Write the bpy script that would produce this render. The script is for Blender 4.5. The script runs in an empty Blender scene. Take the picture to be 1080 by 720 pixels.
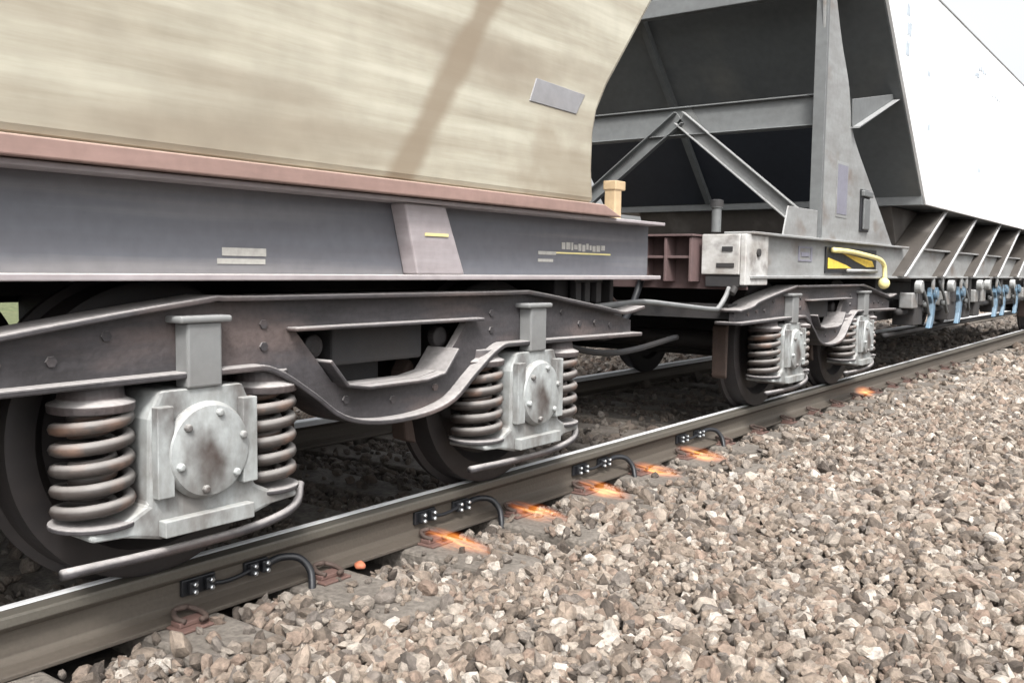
import bpy, bmesh, math, random
import numpy as np
from mathutils import Vector, Matrix
random.seed(7); rng = np.random.default_rng(7)
S = bpy.context.scene; COL = S.collection
R = math.radians

# ---------------------------------------------------------------- camera
FPX = 997.0; CAM_H = 0.818
ax = np.array([740, 67, -FPX]); ax /= np.linalg.norm(ax)
ay = np.array([-1351, 95, -FPX]); ay -= ax * (ax @ ay); ay /= np.linalg.norm(ay)
az = np.cross(ax, ay)
CM = np.array([ax, ay, az])                     # camera -> world rotation
cam_d = bpy.data.cameras.new('camera'); cam = bpy.data.objects.new('camera', cam_d); COL.objects.link(cam)
m = Matrix([[CM[r][c] for c in range(3)] + [0] for r in range(3)] + [[0, 0, 0, 1]])
m.translation = Vector((0, 0, CAM_H)); cam.matrix_world = m
cam_d.sensor_width = 36; cam_d.lens = FPX / 1080 * 36; cam_d.clip_start = .02; cam_d.clip_end = 2000
S.camera = cam

# ---------------------------------------------------------------- world, sun, exposure
SUN_EL, SUN_AZ = R(50), R(222)      # direction the light comes from: azimuth measured from +x, counter-clockwise
w = bpy.data.worlds.new('World'); S.world = w; w.use_nodes = True
nt = w.node_tree; bg = nt.nodes['Background']; sky = nt.nodes.new('ShaderNodeTexSky')
sky.sky_type = 'NISHITA'; sky.sun_disc = False; sky.sun_elevation = SUN_EL
sky.sun_rotation = math.pi / 2 - SUN_AZ
sky.air_density = 1.0; sky.dust_density = 6.0; sky.ozone_density = .6
hs = nt.nodes.new('ShaderNodeHueSaturation'); hs.inputs['Saturation'].default_value = .12; hs.inputs['Value'].default_value = 1.6
nt.links.new(sky.outputs[0], hs.inputs['Color']); nt.links.new(hs.outputs[0], bg.inputs[0]); bg.inputs[1].default_value = .115
sd = bpy.data.lights.new('sun', 'SUN'); sun = bpy.data.objects.new('sun', sd); COL.objects.link(sun)
sd.energy = 2.1; sd.angle = R(11); sd.color = (1, .965, .92)
dv = Vector((math.cos(SUN_EL) * math.cos(SUN_AZ), math.cos(SUN_EL) * math.sin(SUN_AZ), math.sin(SUN_EL)))
sun.rotation_euler = dv.to_track_quat('Z', 'Y').to_euler()
S.view_settings.view_transform = 'Standard'; S.view_settings.look = 'None'
S.view_settings.exposure = .80; S.view_settings.gamma = 1
S.cycles.max_bounces = 6; S.cycles.volume_bounces = 0

# ---------------------------------------------------------------- materials
def mat(name, base, rough=.6, metal=0, dirt=None, dirt_amt=.5, scale=(3, 3, 3), bump=.06, bump_scale=26, var=.08,
        dirt2=None, dirt2_scale=(1, 1, 1), dirt2_thr=.6, dust=None, dust_amt=0):
    mt = bpy.data.materials.new(name); mt.use_nodes = True
    n = mt.node_tree.nodes; L = mt.node_tree.links; b = n['Principled BSDF']
    tc = n.new('ShaderNodeTexCoord'); mp = n.new('ShaderNodeMapping'); mp.inputs['Scale'].default_value = scale
    L.new(tc.outputs['Object'], mp.inputs[0])
    nz = n.new('ShaderNodeTexNoise'); nz.inputs['Scale'].default_value = 1; nz.inputs['Detail'].default_value = 9
    nz.inputs['Roughness'].default_value = .62; L.new(mp.outputs[0], nz.inputs[0])
    cr = n.new('ShaderNodeValToRGB'); cr.color_ramp.elements[0].position = .36; cr.color_ramp.elements[1].position = .66
    L.new(nz.outputs[0], cr.inputs[0])
    d = dirt or tuple(c * .5 for c in base)
    mx = n.new('ShaderNodeMix'); mx.data_type = 'RGBA'
    mx.inputs[6].default_value = (*base, 1); mx.inputs[7].default_value = (*d, 1)
    ml = n.new('ShaderNodeMath'); ml.operation = 'MULTIPLY'; ml.inputs[1].default_value = dirt_amt
    L.new(cr.outputs[0], ml.inputs[0]); L.new(ml.outputs[0], mx.inputs[0])
    out = mx.outputs[2]
    if dirt2:
        mp2 = n.new('ShaderNodeMapping'); mp2.inputs['Scale'].default_value = dirt2_scale; mp2.inputs['Location'].default_value = (3.1, 1.7, 5.3)
        L.new(tc.outputs['Object'], mp2.inputs[0])
        n2 = n.new('ShaderNodeTexNoise'); n2.inputs['Scale'].default_value = 1; n2.inputs['Detail'].default_value = 7; L.new(mp2.outputs[0], n2.inputs[0])
        r2 = n.new('ShaderNodeMapRange'); r2.inputs[1].default_value = dirt2_thr - .08; r2.inputs[2].default_value = dirt2_thr + .12
        L.new(n2.outputs[0], r2.inputs[0])
        m2 = n.new('ShaderNodeMix'); m2.data_type = 'RGBA'; L.new(out, m2.inputs[6]); m2.inputs[7].default_value = (*dirt2, 1)
        L.new(r2.outputs[0], m2.inputs[0]); out = m2.outputs[2]
    if dust:      # dust settled on upward facing surfaces
        g = n.new('ShaderNodeNewGeometry'); sp = n.new('ShaderNodeSeparateXYZ'); L.new(g.outputs['Normal'], sp.inputs[0])
        r3 = n.new('ShaderNodeMapRange'); r3.inputs[1].default_value = .2; r3.inputs[2].default_value = .9; r3.inputs[4].default_value = dust_amt
        L.new(sp.outputs[2], r3.inputs[0])
        m3 = n.new('ShaderNodeMix'); m3.data_type = 'RGBA'; L.new(out, m3.inputs[6]); m3.inputs[7].default_value = (*dust, 1)
        L.new(r3.outputs[0], m3.inputs[0]); out = m3.outputs[2]
    fine = n.new('ShaderNodeTexNoise'); fine.inputs['Scale'].default_value = bump_scale; fine.inputs['Detail'].default_value = 6
    L.new(tc.outputs['Object'], fine.inputs[0])
    mv = n.new('ShaderNodeMix'); mv.data_type = 'RGBA'; mv.blend_type = 'MULTIPLY'; mv.inputs[0].default_value = 1
    rv = n.new('ShaderNodeMapRange'); rv.inputs[1].default_value = .3; rv.inputs[2].default_value = .7
    rv.inputs[3].default_value = 1 - var; rv.inputs[4].default_value = 1 + var
    L.new(fine.outputs[0], rv.inputs[0]); L.new(out, mv.inputs[6]); L.new(rv.outputs[0], mv.inputs[7])
    L.new(mv.outputs[2], b.inputs['Base Color'])
    rr = n.new('ShaderNodeMapRange'); rr.inputs[3].default_value = max(.05, rough - .12); rr.inputs[4].default_value = min(1, rough + .15)
    L.new(nz.outputs[0], rr.inputs[0]); L.new(rr.outputs[0], b.inputs['Roughness'])
    b.inputs['Metallic'].default_value = metal
    bp = n.new('ShaderNodeBump'); bp.inputs['Strength'].default_value = bump; bp.inputs['Distance'].default_value = .01
    L.new(fine.outputs[0], bp.inputs['Height']); L.new(bp.outputs[0], b.inputs['Normal'])
    return mt

def stripe(mt):      # a broad rust-brown stain running down the hopper side in a slanted band
    n = mt.node_tree.nodes; L = mt.node_tree.links; b = n['Principled BSDF']; src = b.inputs['Base Color'].links[0].from_socket
    tc = n.new('ShaderNodeTexCoord'); sp = n.new('ShaderNodeSeparateXYZ'); L.new(tc.outputs['Object'], sp.inputs[0])
    def mth(op, a, bb, cl=False):
        q = n.new('ShaderNodeMath'); q.operation = op; q.use_clamp = cl
        for k, v in ((0, a), (1, bb)):
            if isinstance(v, (int, float)): q.inputs[k].default_value = v
            else: L.new(v, q.inputs[k])
        return q.outputs[0]
    nz = n.new('ShaderNodeTexNoise'); nz.inputs['Scale'].default_value = 6; nz.inputs['Detail'].default_value = 6; L.new(tc.outputs['Object'], nz.inputs[0])
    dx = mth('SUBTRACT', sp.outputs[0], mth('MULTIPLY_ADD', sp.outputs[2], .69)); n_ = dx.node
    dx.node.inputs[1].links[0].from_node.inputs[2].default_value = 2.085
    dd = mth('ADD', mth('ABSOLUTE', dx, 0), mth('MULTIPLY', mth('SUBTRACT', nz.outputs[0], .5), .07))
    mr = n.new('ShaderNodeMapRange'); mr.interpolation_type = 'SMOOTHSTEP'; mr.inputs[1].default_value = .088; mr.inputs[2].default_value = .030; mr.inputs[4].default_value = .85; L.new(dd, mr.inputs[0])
    # rusty patch low down by the hopper's end
    cx = mth('DIVIDE', mth('SUBTRACT', sp.outputs[0], 2.95), .42); cz = mth('DIVIDE', mth('SUBTRACT', sp.outputs[2], .07), .16)
    rr = mth('ADD', mth('ADD', mth('MULTIPLY', cx, cx), mth('MULTIPLY', cz, cz)), mth('MULTIPLY', mth('SUBTRACT', nz.outputs[0], .5), 2.2))
    m2 = n.new('ShaderNodeMapRange'); m2.interpolation_type = 'SMOOTHSTEP'; m2.inputs[1].default_value = 1.2; m2.inputs[2].default_value = .1; m2.inputs[4].default_value = .55; L.new(rr, m2.inputs[0])
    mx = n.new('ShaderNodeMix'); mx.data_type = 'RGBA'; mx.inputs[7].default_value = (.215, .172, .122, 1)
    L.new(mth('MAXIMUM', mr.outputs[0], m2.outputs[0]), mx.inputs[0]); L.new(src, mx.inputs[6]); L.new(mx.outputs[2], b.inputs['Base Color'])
M = dict(
    cream=mat('cream_paint', (.43, .41, .335), .5, dirt=(.265, .235, .18), dirt_amt=.9, scale=(.8, 1, 14), dirt2=(.25, .215, .165), dirt2_scale=(.7, 1, 4.5), dirt2_thr=.56, bump=.05, bump_scale=14, var=.06),
    rib_brown=mat('rust_brown_paint', (.275, .235, .18), .6, dirt=(.20, .165, .125), scale=(4, 4, 9)),
    pink=mat('faded_red_paint', (.27, .178, .155), .6, dirt=(.18, .12, .10), scale=(2, 3, 20), dust=(.62, .5, .4), dust_amt=.6),
    frame_dark=mat('blue_grey_paint', (.122, .129, .148), .5, dirt=(.095, .085, .09), scale=(.5, 2, 9), dirt2=(.185, .18, .185), dirt2_scale=(.45, 1, 13), dirt2_thr=.57, dust=(.55, .53, .52), dust_amt=.8, bump=.05, bump_scale=24, var=.07),
    flange=mat('worn_flange_paint', (.33, .30, .31), .5, dirt=(.2, .17, .17), scale=(2, 4, 20), dust=(.6, .58, .56), dust_amt=.7),
    bogie=mat('grimy_bogie_steel', (.056, .052, .056), .55, dirt=(.020, .018, .019), dirt_amt=.9, scale=(2.5, 3, 11), dirt2=(.095, .074, .070), dirt2_scale=(2.5, 4, 9), dirt2_thr=.58, dust=(.40, .38, .37), dust_amt=.8, bump=.25, bump_scale=55, var=.15),
    axle=mat('pale_axlebox_paint', (.36, .385, .385), .5, dirt=(.15, .145, .138), dirt_amt=1, scale=(8, 4, 4), dirt2=(.06, .047, .042), dirt2_scale=(7, 5, 5), dirt2_thr=.55, dust=(.5, .5, .48), dust_amt=.4, bump=.1, bump_scale=30, var=.1),
    spring=mat('spring_steel', (.052, .046, .043), .6, dirt=(.030, .021, .017), dirt_amt=.9, scale=(9, 9, 14), dirt2=(.17, .10, .07), dirt2_scale=(7, 7, 9), dirt2_thr=.6, dust=(.46, .44, .42), dust_amt=.45, bump=.2),
    wheel=mat('brake_dusted_wheel', (.020, .018, .019), .6, dirt=(.034, .026, .023), scale=(6, 6, 6), bump=.2),
    tread=mat('polished_tread', (.35, .34, .33), .3, .8, scale=(10, 10, 10)),
    rust=mat('rusty_casting', (.060, .042, .035), .8, dirt=(.07, .045, .035), scale=(14, 14, 14), bump=.35),
    under=mat('black_underframe', (.022, .022, .024), .7, dirt=(.04, .034, .03), scale=(5, 5, 5), bump=.2),
    grey=mat('light_grey_paint', (.26, .268, .266), .5, dirt=(.155, .15, .145), dirt_amt=.8, scale=(1.6, 2, 6), dirt2=(.13, .095, .075), dirt2_scale=(3, 3, 5), dirt2_thr=.64, dust=(.6, .6, .6), dust_amt=.7, bump=.06),
    greymid=mat('mid_grey_paint', (.125, .132, .133), .55, dirt=(.08, .08, .08), scale=(2, 2, 5), dust=(.5, .5, .5), dust_amt=.4, bump=.06),
    slope=mat('dark_grey_sheet', (.092, .099, .101), .6, dirt=(.058, .063, .066), scale=(1.2, 1.2, 2), dirt2=(.12, .122, .116), dirt2_scale=(2, 2, 1), dirt2_thr=.62, bump=.05, bump_scale=20),
    chute=mat('brown_grey_chute', (.07, .062, .055), .6, dirt=(.04, .033, .028), scale=(2, 2, 3), dirt2=(.12, .11, .10), dirt2_scale=(3, 3, 3), dirt2_thr=.6),
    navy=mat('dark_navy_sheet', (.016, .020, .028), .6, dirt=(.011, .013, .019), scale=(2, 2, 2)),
    brace=mat('worn_brace_paint', (.18, .185, .185), .5, dirt=(.11, .105, .10), scale=(4, 4, 4), dust=(.5, .5, .5), dust_amt=.35, bump=.08),
    white=mat('white_side_paint', (.86, .865, .87), .45, dirt=(.78, .79, .80), dirt_amt=.5, scale=(1, 1, 2), dirt2=(.50, .56, .64), dirt2_scale=(1.2, 1, 2.6), dirt2_thr=.76, bump=.03, var=.02),
    box=mat('bright_headstock_paint', (.52, .52, .51), .5, dirt=(.24, .22, .2), dirt_amt=.9, scale=(5, 5, 7), dirt2=(.09, .075, .07), dirt2_scale=(7, 7, 9), dirt2_thr=.6),
    redbrown=mat('oxide_red_frame', (.13, .085, .083), .65, dirt=(.075, .055, .055), scale=(6, 6, 6)),
    beige=mat('beige_stub_paint', (.48, .36, .22), .6, dirt=(.3, .22, .14), scale=(9, 9, 9)),
    yellow=mat('yellow_paint', (.80, .56, .07), .45, dirt=(.5, .34, .08), dirt_amt=.4, scale=(9, 9, 9)),
    paleyellow=mat('pale_yellow_paint', (.75, .66, .30), .45, dirt=(.5, .42, .2), dirt_amt=.4, scale=(12, 12, 12)),
    black=mat('black_rubber', (.014, .015, .018), .42, scale=(20, 20, 20), bump=.08),
    steel=mat('bright_bolt_steel', (.55, .58, .60), .28, .85, dirt=(.3, .3, .3), scale=(40, 40, 40)),
    rail=mat('rail_rust_brown', (.080, .067, .054), .65, dirt=(.048, .038, .029), scale=(.8, 12, 16), dirt2=(.105, .092, .076), dirt2_scale=(.5, 8, 20), dirt2_thr=.58, bump=.12, bump_scale=90),
    railhead=mat('rail_head_side', (.115, .106, .09), .5, .2, dirt=(.08, .07, .056), scale=(.6, 20, 30), bump=.08, bump_scale=120),
    shine=mat('polished_rail_top', (.74, .75, .76), .5, .25, dirt=(.5, .5, .5), dirt_amt=.4, scale=(.6, 50, 5), bump=.02, var=.04),
    greyplate=mat('faded_grey_plate', (.235, .235, .245), .55, dirt=(.19, .18, .18), scale=(5, 5, 9)),
    faint=mat('faded_blue_lettering', (.42, .47, .52), .5, scale=(30, 30, 30)),
    plate=mat('purple_grey_plate', (.19, .19, .23), .5, dirt=(.15, .14, .17), scale=(5, 5, 5)),
    mark=mat('pale_lettering', (.42, .41, .38), .6, scale=(30, 30, 30)),
    blue=mat('pale_blue_valve_paint', (.10, .19, .28), .45, dirt=(.20, .23, .25), scale=(9, 9, 9), dirt2=(.03, .03, .03), dirt2_scale=(8, 8, 9), dirt2_thr=.54),
    clip=mat('reddish_clip_steel', (.12, .07, .06), .65, dirt=(.12, .07, .055), scale=(20, 20, 20), bump=.25),
    sleeper=mat('sleeper_concrete', (.150, .133, .115), .9, dirt=(.085, .072, .06), scale=(5, 5, 5), dirt2=(.05, .042, .037), dirt2_scale=(6, 6, 6), dirt2_thr=.62, bump=.7, bump_scale=55, var=.3),
    orange=mat('orange_insulator', (.40, .13, .065), .7, dirt=(.24, .08, .05), scale=(30, 30, 30)),
    green=mat('rough_grass', (.07, .09, .03), .9, dirt=(.13, .125, .065), scale=(3, 3, 3), bump=1, bump_scale=12, var=.4),
    ground=mat('trackbed_earth', (.040, .033, .028), .95, dirt=(.065, .054, .045), scale=(14, 14, 14), bump=1, bump_scale=25, var=.35),
)

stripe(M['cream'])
# ---------------------------------------------------------------- mesh helpers
def link(name, bm, m, parent=None, loc=(0, 0, 0), smooth=False, bevel=0, edges=None):
    """bm is in world coordinates; the object's origin is put at loc"""
    me = bpy.data.meshes.new(name)
    bmesh.ops.recalc_face_normals(bm, faces=bm.faces)
    bmesh.ops.translate(bm, verts=bm.verts, vec=-Vector(loc))
    bm.to_mesh(me); bm.free()
    for mm in (m if isinstance(m, (list, tuple)) else [m]): me.materials.append(mm)
    o = bpy.data.objects.new(name, me); COL.objects.link(o)
    if smooth:
        for p in me.polygons: p.use_smooth = True
    if bevel:
        b = o.modifiers.new('bevel', 'BEVEL'); b.width = bevel; b.segments = 2; b.limit_method = 'ANGLE'; b.angle_limit = R(35)
    if parent:
        o.parent = parent; pl = Vector(parent['wloc']); o.location = Vector(loc) - pl
    else: o.location = loc
    o['wloc'] = tuple(loc)
    return o
def empty(name, loc):
    o = bpy.data.objects.new(name, None); COL.objects.link(o); o.location = loc; o['wloc'] = tuple(loc); o.empty_display_size = .2; return o
def tag(o, label=None, cat=None, group=None, kind=None):
    if label: o['label'] = label
    if cat: o['category'] = cat
    if group: o['group'] = group
    if kind: o['kind'] = kind
    return o
def copy_tree(o, parent=None, dloc=(0, 0, 0)):
    c = o.copy(); COL.objects.link(c); c.parent = parent if parent else o.parent
    c.location = Vector(o.location) + Vector(dloc)
    for ch in list(o.children): copy_tree(ch, c)
    return c
def NB(): return bmesh.new()
def box(bm, x0, x1, y0, y1, z0, z1, mi=0):
    vs = [bm.verts.new((x, y, z)) for x in (x0, x1) for y in (y0, y1) for z in (z0, z1)]
    for q in ((0, 1, 3, 2), (4, 6, 7, 5), (0, 4, 5, 1), (2, 3, 7, 6), (0, 2, 6, 4), (1, 5, 7, 3)):
        bm.faces.new([vs[i] for i in q]).material_index = mi
def prism(bm, pts, a0, a1, axis='y', mi=0, holes=None):
    """closed outline pts in the plane across `axis`, thick from a0 to a1"""
    def P(p, a):
        return {'y': (p[0], a, p[1]), 'x': (a, p[0], p[1]), 'z': (p[0], p[1], a)}[axis]
    A = [bm.verts.new(P(p, a0)) for p in pts]; B = [bm.verts.new(P(p, a1)) for p in pts]
    n = len(pts)
    if holes is None:
        f = bm.faces.new(A); g = bm.faces.new(B[::-1]); f.material_index = g.material_index = mi; f.normal_update(); g.normal_update()
        bmesh.ops.triangulate(bm, faces=[f, g]) if n > 8 else None
    for i in range(n):
        bm.faces.new((A[i], A[(i + 1) % n], B[(i + 1) % n], B[i])).material_index = mi
    return A, B
def bar(bm, p, q, w, h, up=(0, 0, 1), mi=0):
    p = Vector(p); q = Vector(q); d = (q - p).normalized(); s = d.cross(Vector(up)).normalized(); u = s.cross(d)
    vs = [bm.verts.new(c + s * a * w / 2 + u * b * h / 2) for c in (p, q) for a, b in ((-1, -1), (1, -1), (1, 1), (-1, 1))]
    for f in ((0, 1, 2, 3), (7, 6, 5, 4), (0, 4, 5, 1), (1, 5, 6, 2), (2, 6, 7, 3), (3, 7, 4, 0)):
        bm.faces.new([vs[i] for i in f]).material_index = mi
def tube(bm, pts, r, n=10, mi=0, cap=True):
    pts = [Vector(p) for p in pts]; rings = []
    ref = Vector((0.13, .21, 1)).normalized()
    for i, p in enumerate(pts):
        d = (pts[min(i + 1, len(pts) - 1)] - pts[max(i - 1, 0)]).normalized()
        s = d.cross(ref)
        if s.length < .1: s = d.cross(Vector((1, 0, 0)))
        s.normalize(); u = s.cross(d); rr = r[i] if isinstance(r, (list, tuple)) else r
        rings.append([bm.verts.new(p + (s * math.cos(a) + u * math.sin(a)) * rr) for a in [2 * math.pi * k / n for k in range(n)]])
    for a, b in zip(rings, rings[1:]):
        for k in range(n):
            f = bm.faces.new((a[k], a[(k + 1) % n], b[(k + 1) % n], b[k])); f.material_index = mi; f.smooth = True
    if cap:
        bm.faces.new(rings[0][::-1]).material_index = mi; bm.faces.new(rings[-1]).material_index = mi
def smooth_path(pts, k=6):
    pts = [Vector(p) for p in pts]; out = []
    P = [pts[0] * 2 - pts[1]] + pts + [pts[-1] * 2 - pts[-2]]
    for i in range(1, len(P) - 2):
        for j in range(k):
            t = j / k; a, b, c, d = P[i - 1], P[i], P[i + 1], P[i + 2]
            out.append(.5 * ((2 * b) + (c - a) * t + (2 * a - 5 * b + 4 * c - d) * t * t + (3 * b - a - 3 * c + d) * t ** 3))
    out.append(pts[-1]); return out
def lathe(bm, prof, c, axis='y', n=64, mi=0):
    """prof: list of (radius, position along axis)"""
    rings = []
    for r, a in prof:
        ring = []
        for k in range(n):
            t = 2 * math.pi * k / n
            if axis == 'y': v = (c[0] + r * math.cos(t), c[1] + a, c[2] + r * math.sin(t))
            elif axis == 'z': v = (c[0] + r * math.cos(t), c[1] + r * math.sin(t), c[2] + a)
            else: v = (c[0] + a, c[1] + r * math.cos(t), c[2] + r * math.sin(t))
            ring.append(bm.verts.new(v))
        rings.append(ring)
    for a, b in zip(rings, rings[1:]):
        for k in range(n):
            bm.faces.new((a[k], a[(k + 1) % n], b[(k + 1) % n], b[k])).material_index = mi
    bm.faces.new(rings[0]).material_index = mi; bm.faces.new(rings[-1][::-1]).material_index = mi

# ================================================================= SETTING
g = NB()
for a, b in ((0, 0),):
    vs = [g.verts.new(p) for p in ((-300, -300, -.215), (600, -300, -.215), (600, 500, -.215), (-300, 500, -.215))]; g.faces.new(vs)
tag(link('ground', g, M['ground']), kind='structure')

g = NB(); rg_ = random.Random(2); nx, ny = 60, 24; V = {}
for a in range(nx + 1):
    for b in range(ny + 1):
        V[a, b] = g.verts.new((-30 + a * 2.5, 11.5 + b * 1.2 + rg_.uniform(-.2, .2), -.19 + rg_.uniform(0, .10) * (b > 0) + .012 * b))
for a in range(nx):
    for b in range(ny): g.faces.new((V[a, b], V[a + 1, b], V[a + 1, b + 1], V[a, b + 1]))
tag(link('grass_field', g, M['green'], smooth=True), kind='structure')

RY = (2.235, 3.835)          # rail centre lines
def make_rail(yc, label):
    root_prof = [(-.035, -.001), (.035, -.001), (.036, -.028), (.028, -.036), (.010, -.046), (.008, -.075), (.010, -.108), (.030, -.119),
                 (.070, -.128), (.070, -.140), (-.070, -.140), (-.070, -.128), (-.030, -.119), (-.010, -.108), (-.008, -.075), (-.010, -.046), (-.028, -.036), (-.036, -.028)]
    bm = NB(); xs = [-4 + i * .5 for i in range(0, 140)]
    rings = [[bm.verts.new((x, yc + p[0], p[1])) for p in root_prof] for x in (xs[0], xs[-1])]
    n = len(root_prof)
    for k in range(n): bm.faces.new((rings[0][k], rings[0][(k + 1) % n], rings[1][(k + 1) % n], rings[1][k]))
    f = bm.faces.new(rings[0]); h = bm.faces.new(rings[1][::-1]); f.normal_update(); h.normal_update(); bmesh.ops.triangulate(bm, faces=[f, h])
    o = link('rail', bm, M['rail'], loc=(0, yc, -.14), bevel=.003); tag(o, label, 'rail', 'rails of the track')
    s = 1 if yc < 3 else -1
    hb = NB()                                            # head: grimy field side
    prism(hb, [(yc - .0345, 0), (yc + .0345, 0), (yc + .0375, -.006), (yc + .0375, -.027), (yc - .0375, -.027), (yc - .0375, -.006)], -4, 65.4, 'x')
    link('rail_head', hb, M['railhead'], o, (0, yc, 0), bevel=.002)
    tb = NB()                                            # running band polished by the wheels, on the gauge side
    if s > 0: prism(tb, [(yc + .008, .0012), (yc + .034, .0012), (yc + .034, .0030), (yc + .030, .0050), (yc + .014, .0040)], -4, 65.3, 'x')
    else: prism(tb, [(yc + .03, .0015), (yc - .034, .0015), (yc - .0392, -.006), (yc - .0392, -.026), (yc - .0385, -.026), (yc - .0378, -.006)], -4, 65.3, 'x')
    link('running_band', tb, M['shine'], o, (0, yc, 0))
    return o
rail_near = make_rail(RY[0], 'near brown rail with a polished top edge running past the cable clamps')
rail_far = make_rail(RY[1], 'far rail of the track glimpsed as a bright line beneath the wagons')

# sleepers -----------------------------------------------------------------
SX = [1.47 + .49 * k for k in range(-3, 50)]
def sleeper_mesh():
    bm = NB(); r = random.Random(3)
    x0 = SX[3]
    nx, ny = 5, 40; grid = {}
    prism(bm, [(1.74, -.33), (1.745, -.152), (1.77, -.1445), (2.05, -.1425), (4.0, -.143), (4.3, -.148), (4.33, -.158), (4.335, -.33)], x0 - .115, x0 + .115, 'x')
    return bm
ordw = ['first', 'second', 'third', 'fourth', 'fifth', 'sixth', 'seventh', 'eighth', 'ninth', 'tenth', 'eleventh', 'twelfth', 'thirteenth', 'fourteenth']
sl0 = link('sleeper', sleeper_mesh(), M['sleeper'], loc=(SX[3], 3.035, -.143), bevel=.012)
sl_list = []
near_lab = {0: 'broad brown-grey sleeper end left of the nearest clamped cable, half under stones',
            1: 'sleeper end beside the small orange cap, right of the nearest clamped cable',
            2: 'scorched sleeper end under the largest orange flame',
            3: 'scorched sleeper end under the second orange flame from the left',
            4: 'scorched sleeper end under the third orange flame from the left',
            5: 'scorched sleeper end under the fourth orange flame from the left',
            6: 'dark sleeper end under the fifth orange flame, right of the last clamped cable',
            12: 'dark sleeper end under the small red flame near the second wheel of the grey wagon'}
for i, x in enumerate(SX):
    k = i - 3
    if k == 0: o = sl0
    else:
        if x > 14: continue
        o = sl0.copy(); COL.objects.link(o); o.location.x = x + random.uniform(-.008, .008); o.rotation_euler.z = R(random.uniform(-.6, .6))
    if k in near_lab: lab = near_lab[k]
    elif k < 0: lab = 'sleeper hidden in shade under the wagon at the left edge'
    elif k < 12: lab = 'dark sleeper end, ' + ['first', 'second', 'third', 'fourth', 'fifth'][k - 7] + ' beyond the fifth flame towards the small red flame'
    else: lab = 'distant dark sleeper end beyond the small red flame'
    tag(o, lab, 'sleeper', 'sleepers under the rails'); sl_list.append(o)

# rail fastenings ----------------------------------------------------------
def make_clip(x):
    bm = NB()
    box(bm, x - .055, x + .055, 2.095, 2.19, -.1425, -.134)                     # base plate
    box(bm, x - .045, x + .045, 2.12, 2.162, -.134, -.120)
    o = link('rail_clip', bm, M['clip'], loc=(x, 2.14, -.14), bevel=.003)
    c = NB()
    tube(c, smooth_path([(x - .03, 2.118, -.118), (x - .038, 2.150, -.112), (x - .02, 2.182, -.104), (x, 2.168, -.098), (x + .018, 2.18, -.104), (x + .036, 2.150, -.112), (x + .03, 2.112, -.118), (x + .005, 2.10, -.116)], 4), .0075, 8)
    link('spring_clip', c, M['rust'], o, (x, 2.14, -.12), smooth=True)
    return o
cl0 = make_clip(SX[3])
clip_lab = {0: 'reddish rail clip on the broad sleeper left of the nearest clamped cable',
            1: 'reddish rail clip beside the small orange cap',
            2: 'rusty rail clip at the root of the largest flame', 3: 'rusty rail clip at the root of the second flame from the left',
            4: 'rusty rail clip at the root of the third flame from the left', 5: 'rusty rail clip at the root of the fourth flame from the left',
            6: 'rusty rail clip at the root of the fifth flame, right of the last clamped cable'}
for k in range(0, 20):
    x = 1.47 + .49 * k
    o = cl0 if k == 0 else copy_tree(cl0, None, (x - SX[3], 0, 0))
    tag(o, clip_lab.get(k, 'tiny dark rail clip beyond the last clamped cable' if k > 0 else 'rail clip at the left edge of the near rail'), 'rail clip', 'clips holding the near rail')
ob = NB()
bmesh.ops.create_icosphere(ob, subdivisions=3, radius=1)
for v in ob.verts:
    n_ = math.sin(v.co.x * 5) * .08 + math.cos(v.co.y * 6) * .07
    v.co = Vector((v.co.x * .015 * (1 + n_), v.co.y * .021, max(v.co.z, -.5) * .014 * (1 + n_))) + Vector((2.06, 2.105, -.118))
tag(link('insulator_cap', ob, M['orange'], loc=(2.06, 2.105, -.13), smooth=True), 'small orange cap lying on stones beside the rail foot', 'cap')

# clamped cables -----------------------------------------------------------
def make_cable(x):
    root = empty('bond_cable', (x, 2.21, -.06))
    yw = 2.226                                      # face of the rail web
    bm = NB(); box(bm, x - .004, x + .105, yw - .012, yw + .001, -.090, -.044); link('backing_plate', bm, M['black'], root, (x, yw, -.07), bevel=.003)
    bm = NB(); box(bm, x + .205, x + .29, yw - .012, yw + .001, -.082, -.046); link('backing_plate', bm, M['black'], root, (x + .24, yw, -.06), bevel=.003)
    for dx in (.025, .078, .228, .272):
        c = NB(); box(c, x + dx - .015, x + dx + .015, yw - .030, yw - .0125, -.084, -.048)
        k = link('clamp', c, M['black'], root, (x + dx, yw - .02, -.066), bevel=.004)
        for zz in (-.056, -.077):
            b = NB(); lathe(b, [(.0075, 0), (.0075, .006), (.005, .0085)], (x + dx, yw - .0305, zz), 'y', 6)
            for v in b.verts: v.co.y = 2 * (yw - .0305) - v.co.y
            link('bolt', b, M['steel'], k, (x + dx, yw - .03, zz))
    bm = NB(); tube(bm, smooth_path([(x + .08, yw - .021, -.068), (x + .12, yw - .026, -.074), (x + .17, yw - .026, -.072), (x + .22, yw - .021, -.066)]), .0065, 8)
    link('connecting_rod', bm, M['black'], root, (x + .15, yw, -.07), smooth=True)
    bm = NB(); tube(bm, smooth_path([(x + .27, yw - .021, -.064), (x + .32, yw - .03, -.052), (x + .365, yw - .06, -.058), (x + .385, yw - .088, -.095), (x + .375, yw - .108, -.145), (x + .36, yw - .118, -.20)]), .0115, 10)
    link('cable', bm, M['black'], root, (x + .35, yw - .06, -.1), smooth=True)
    return root
ca0 = make_cable(1.50)
cable_lab = ['nearest black cable clamped to the rail web, left of the small orange cap', 'second nearest clamped black cable, below the small dark wheel and left of the flames',
             'third clamped black cable, above the second flame from the left', 'farthest clamped black cable on the rail web, above the fifth flame']
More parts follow.
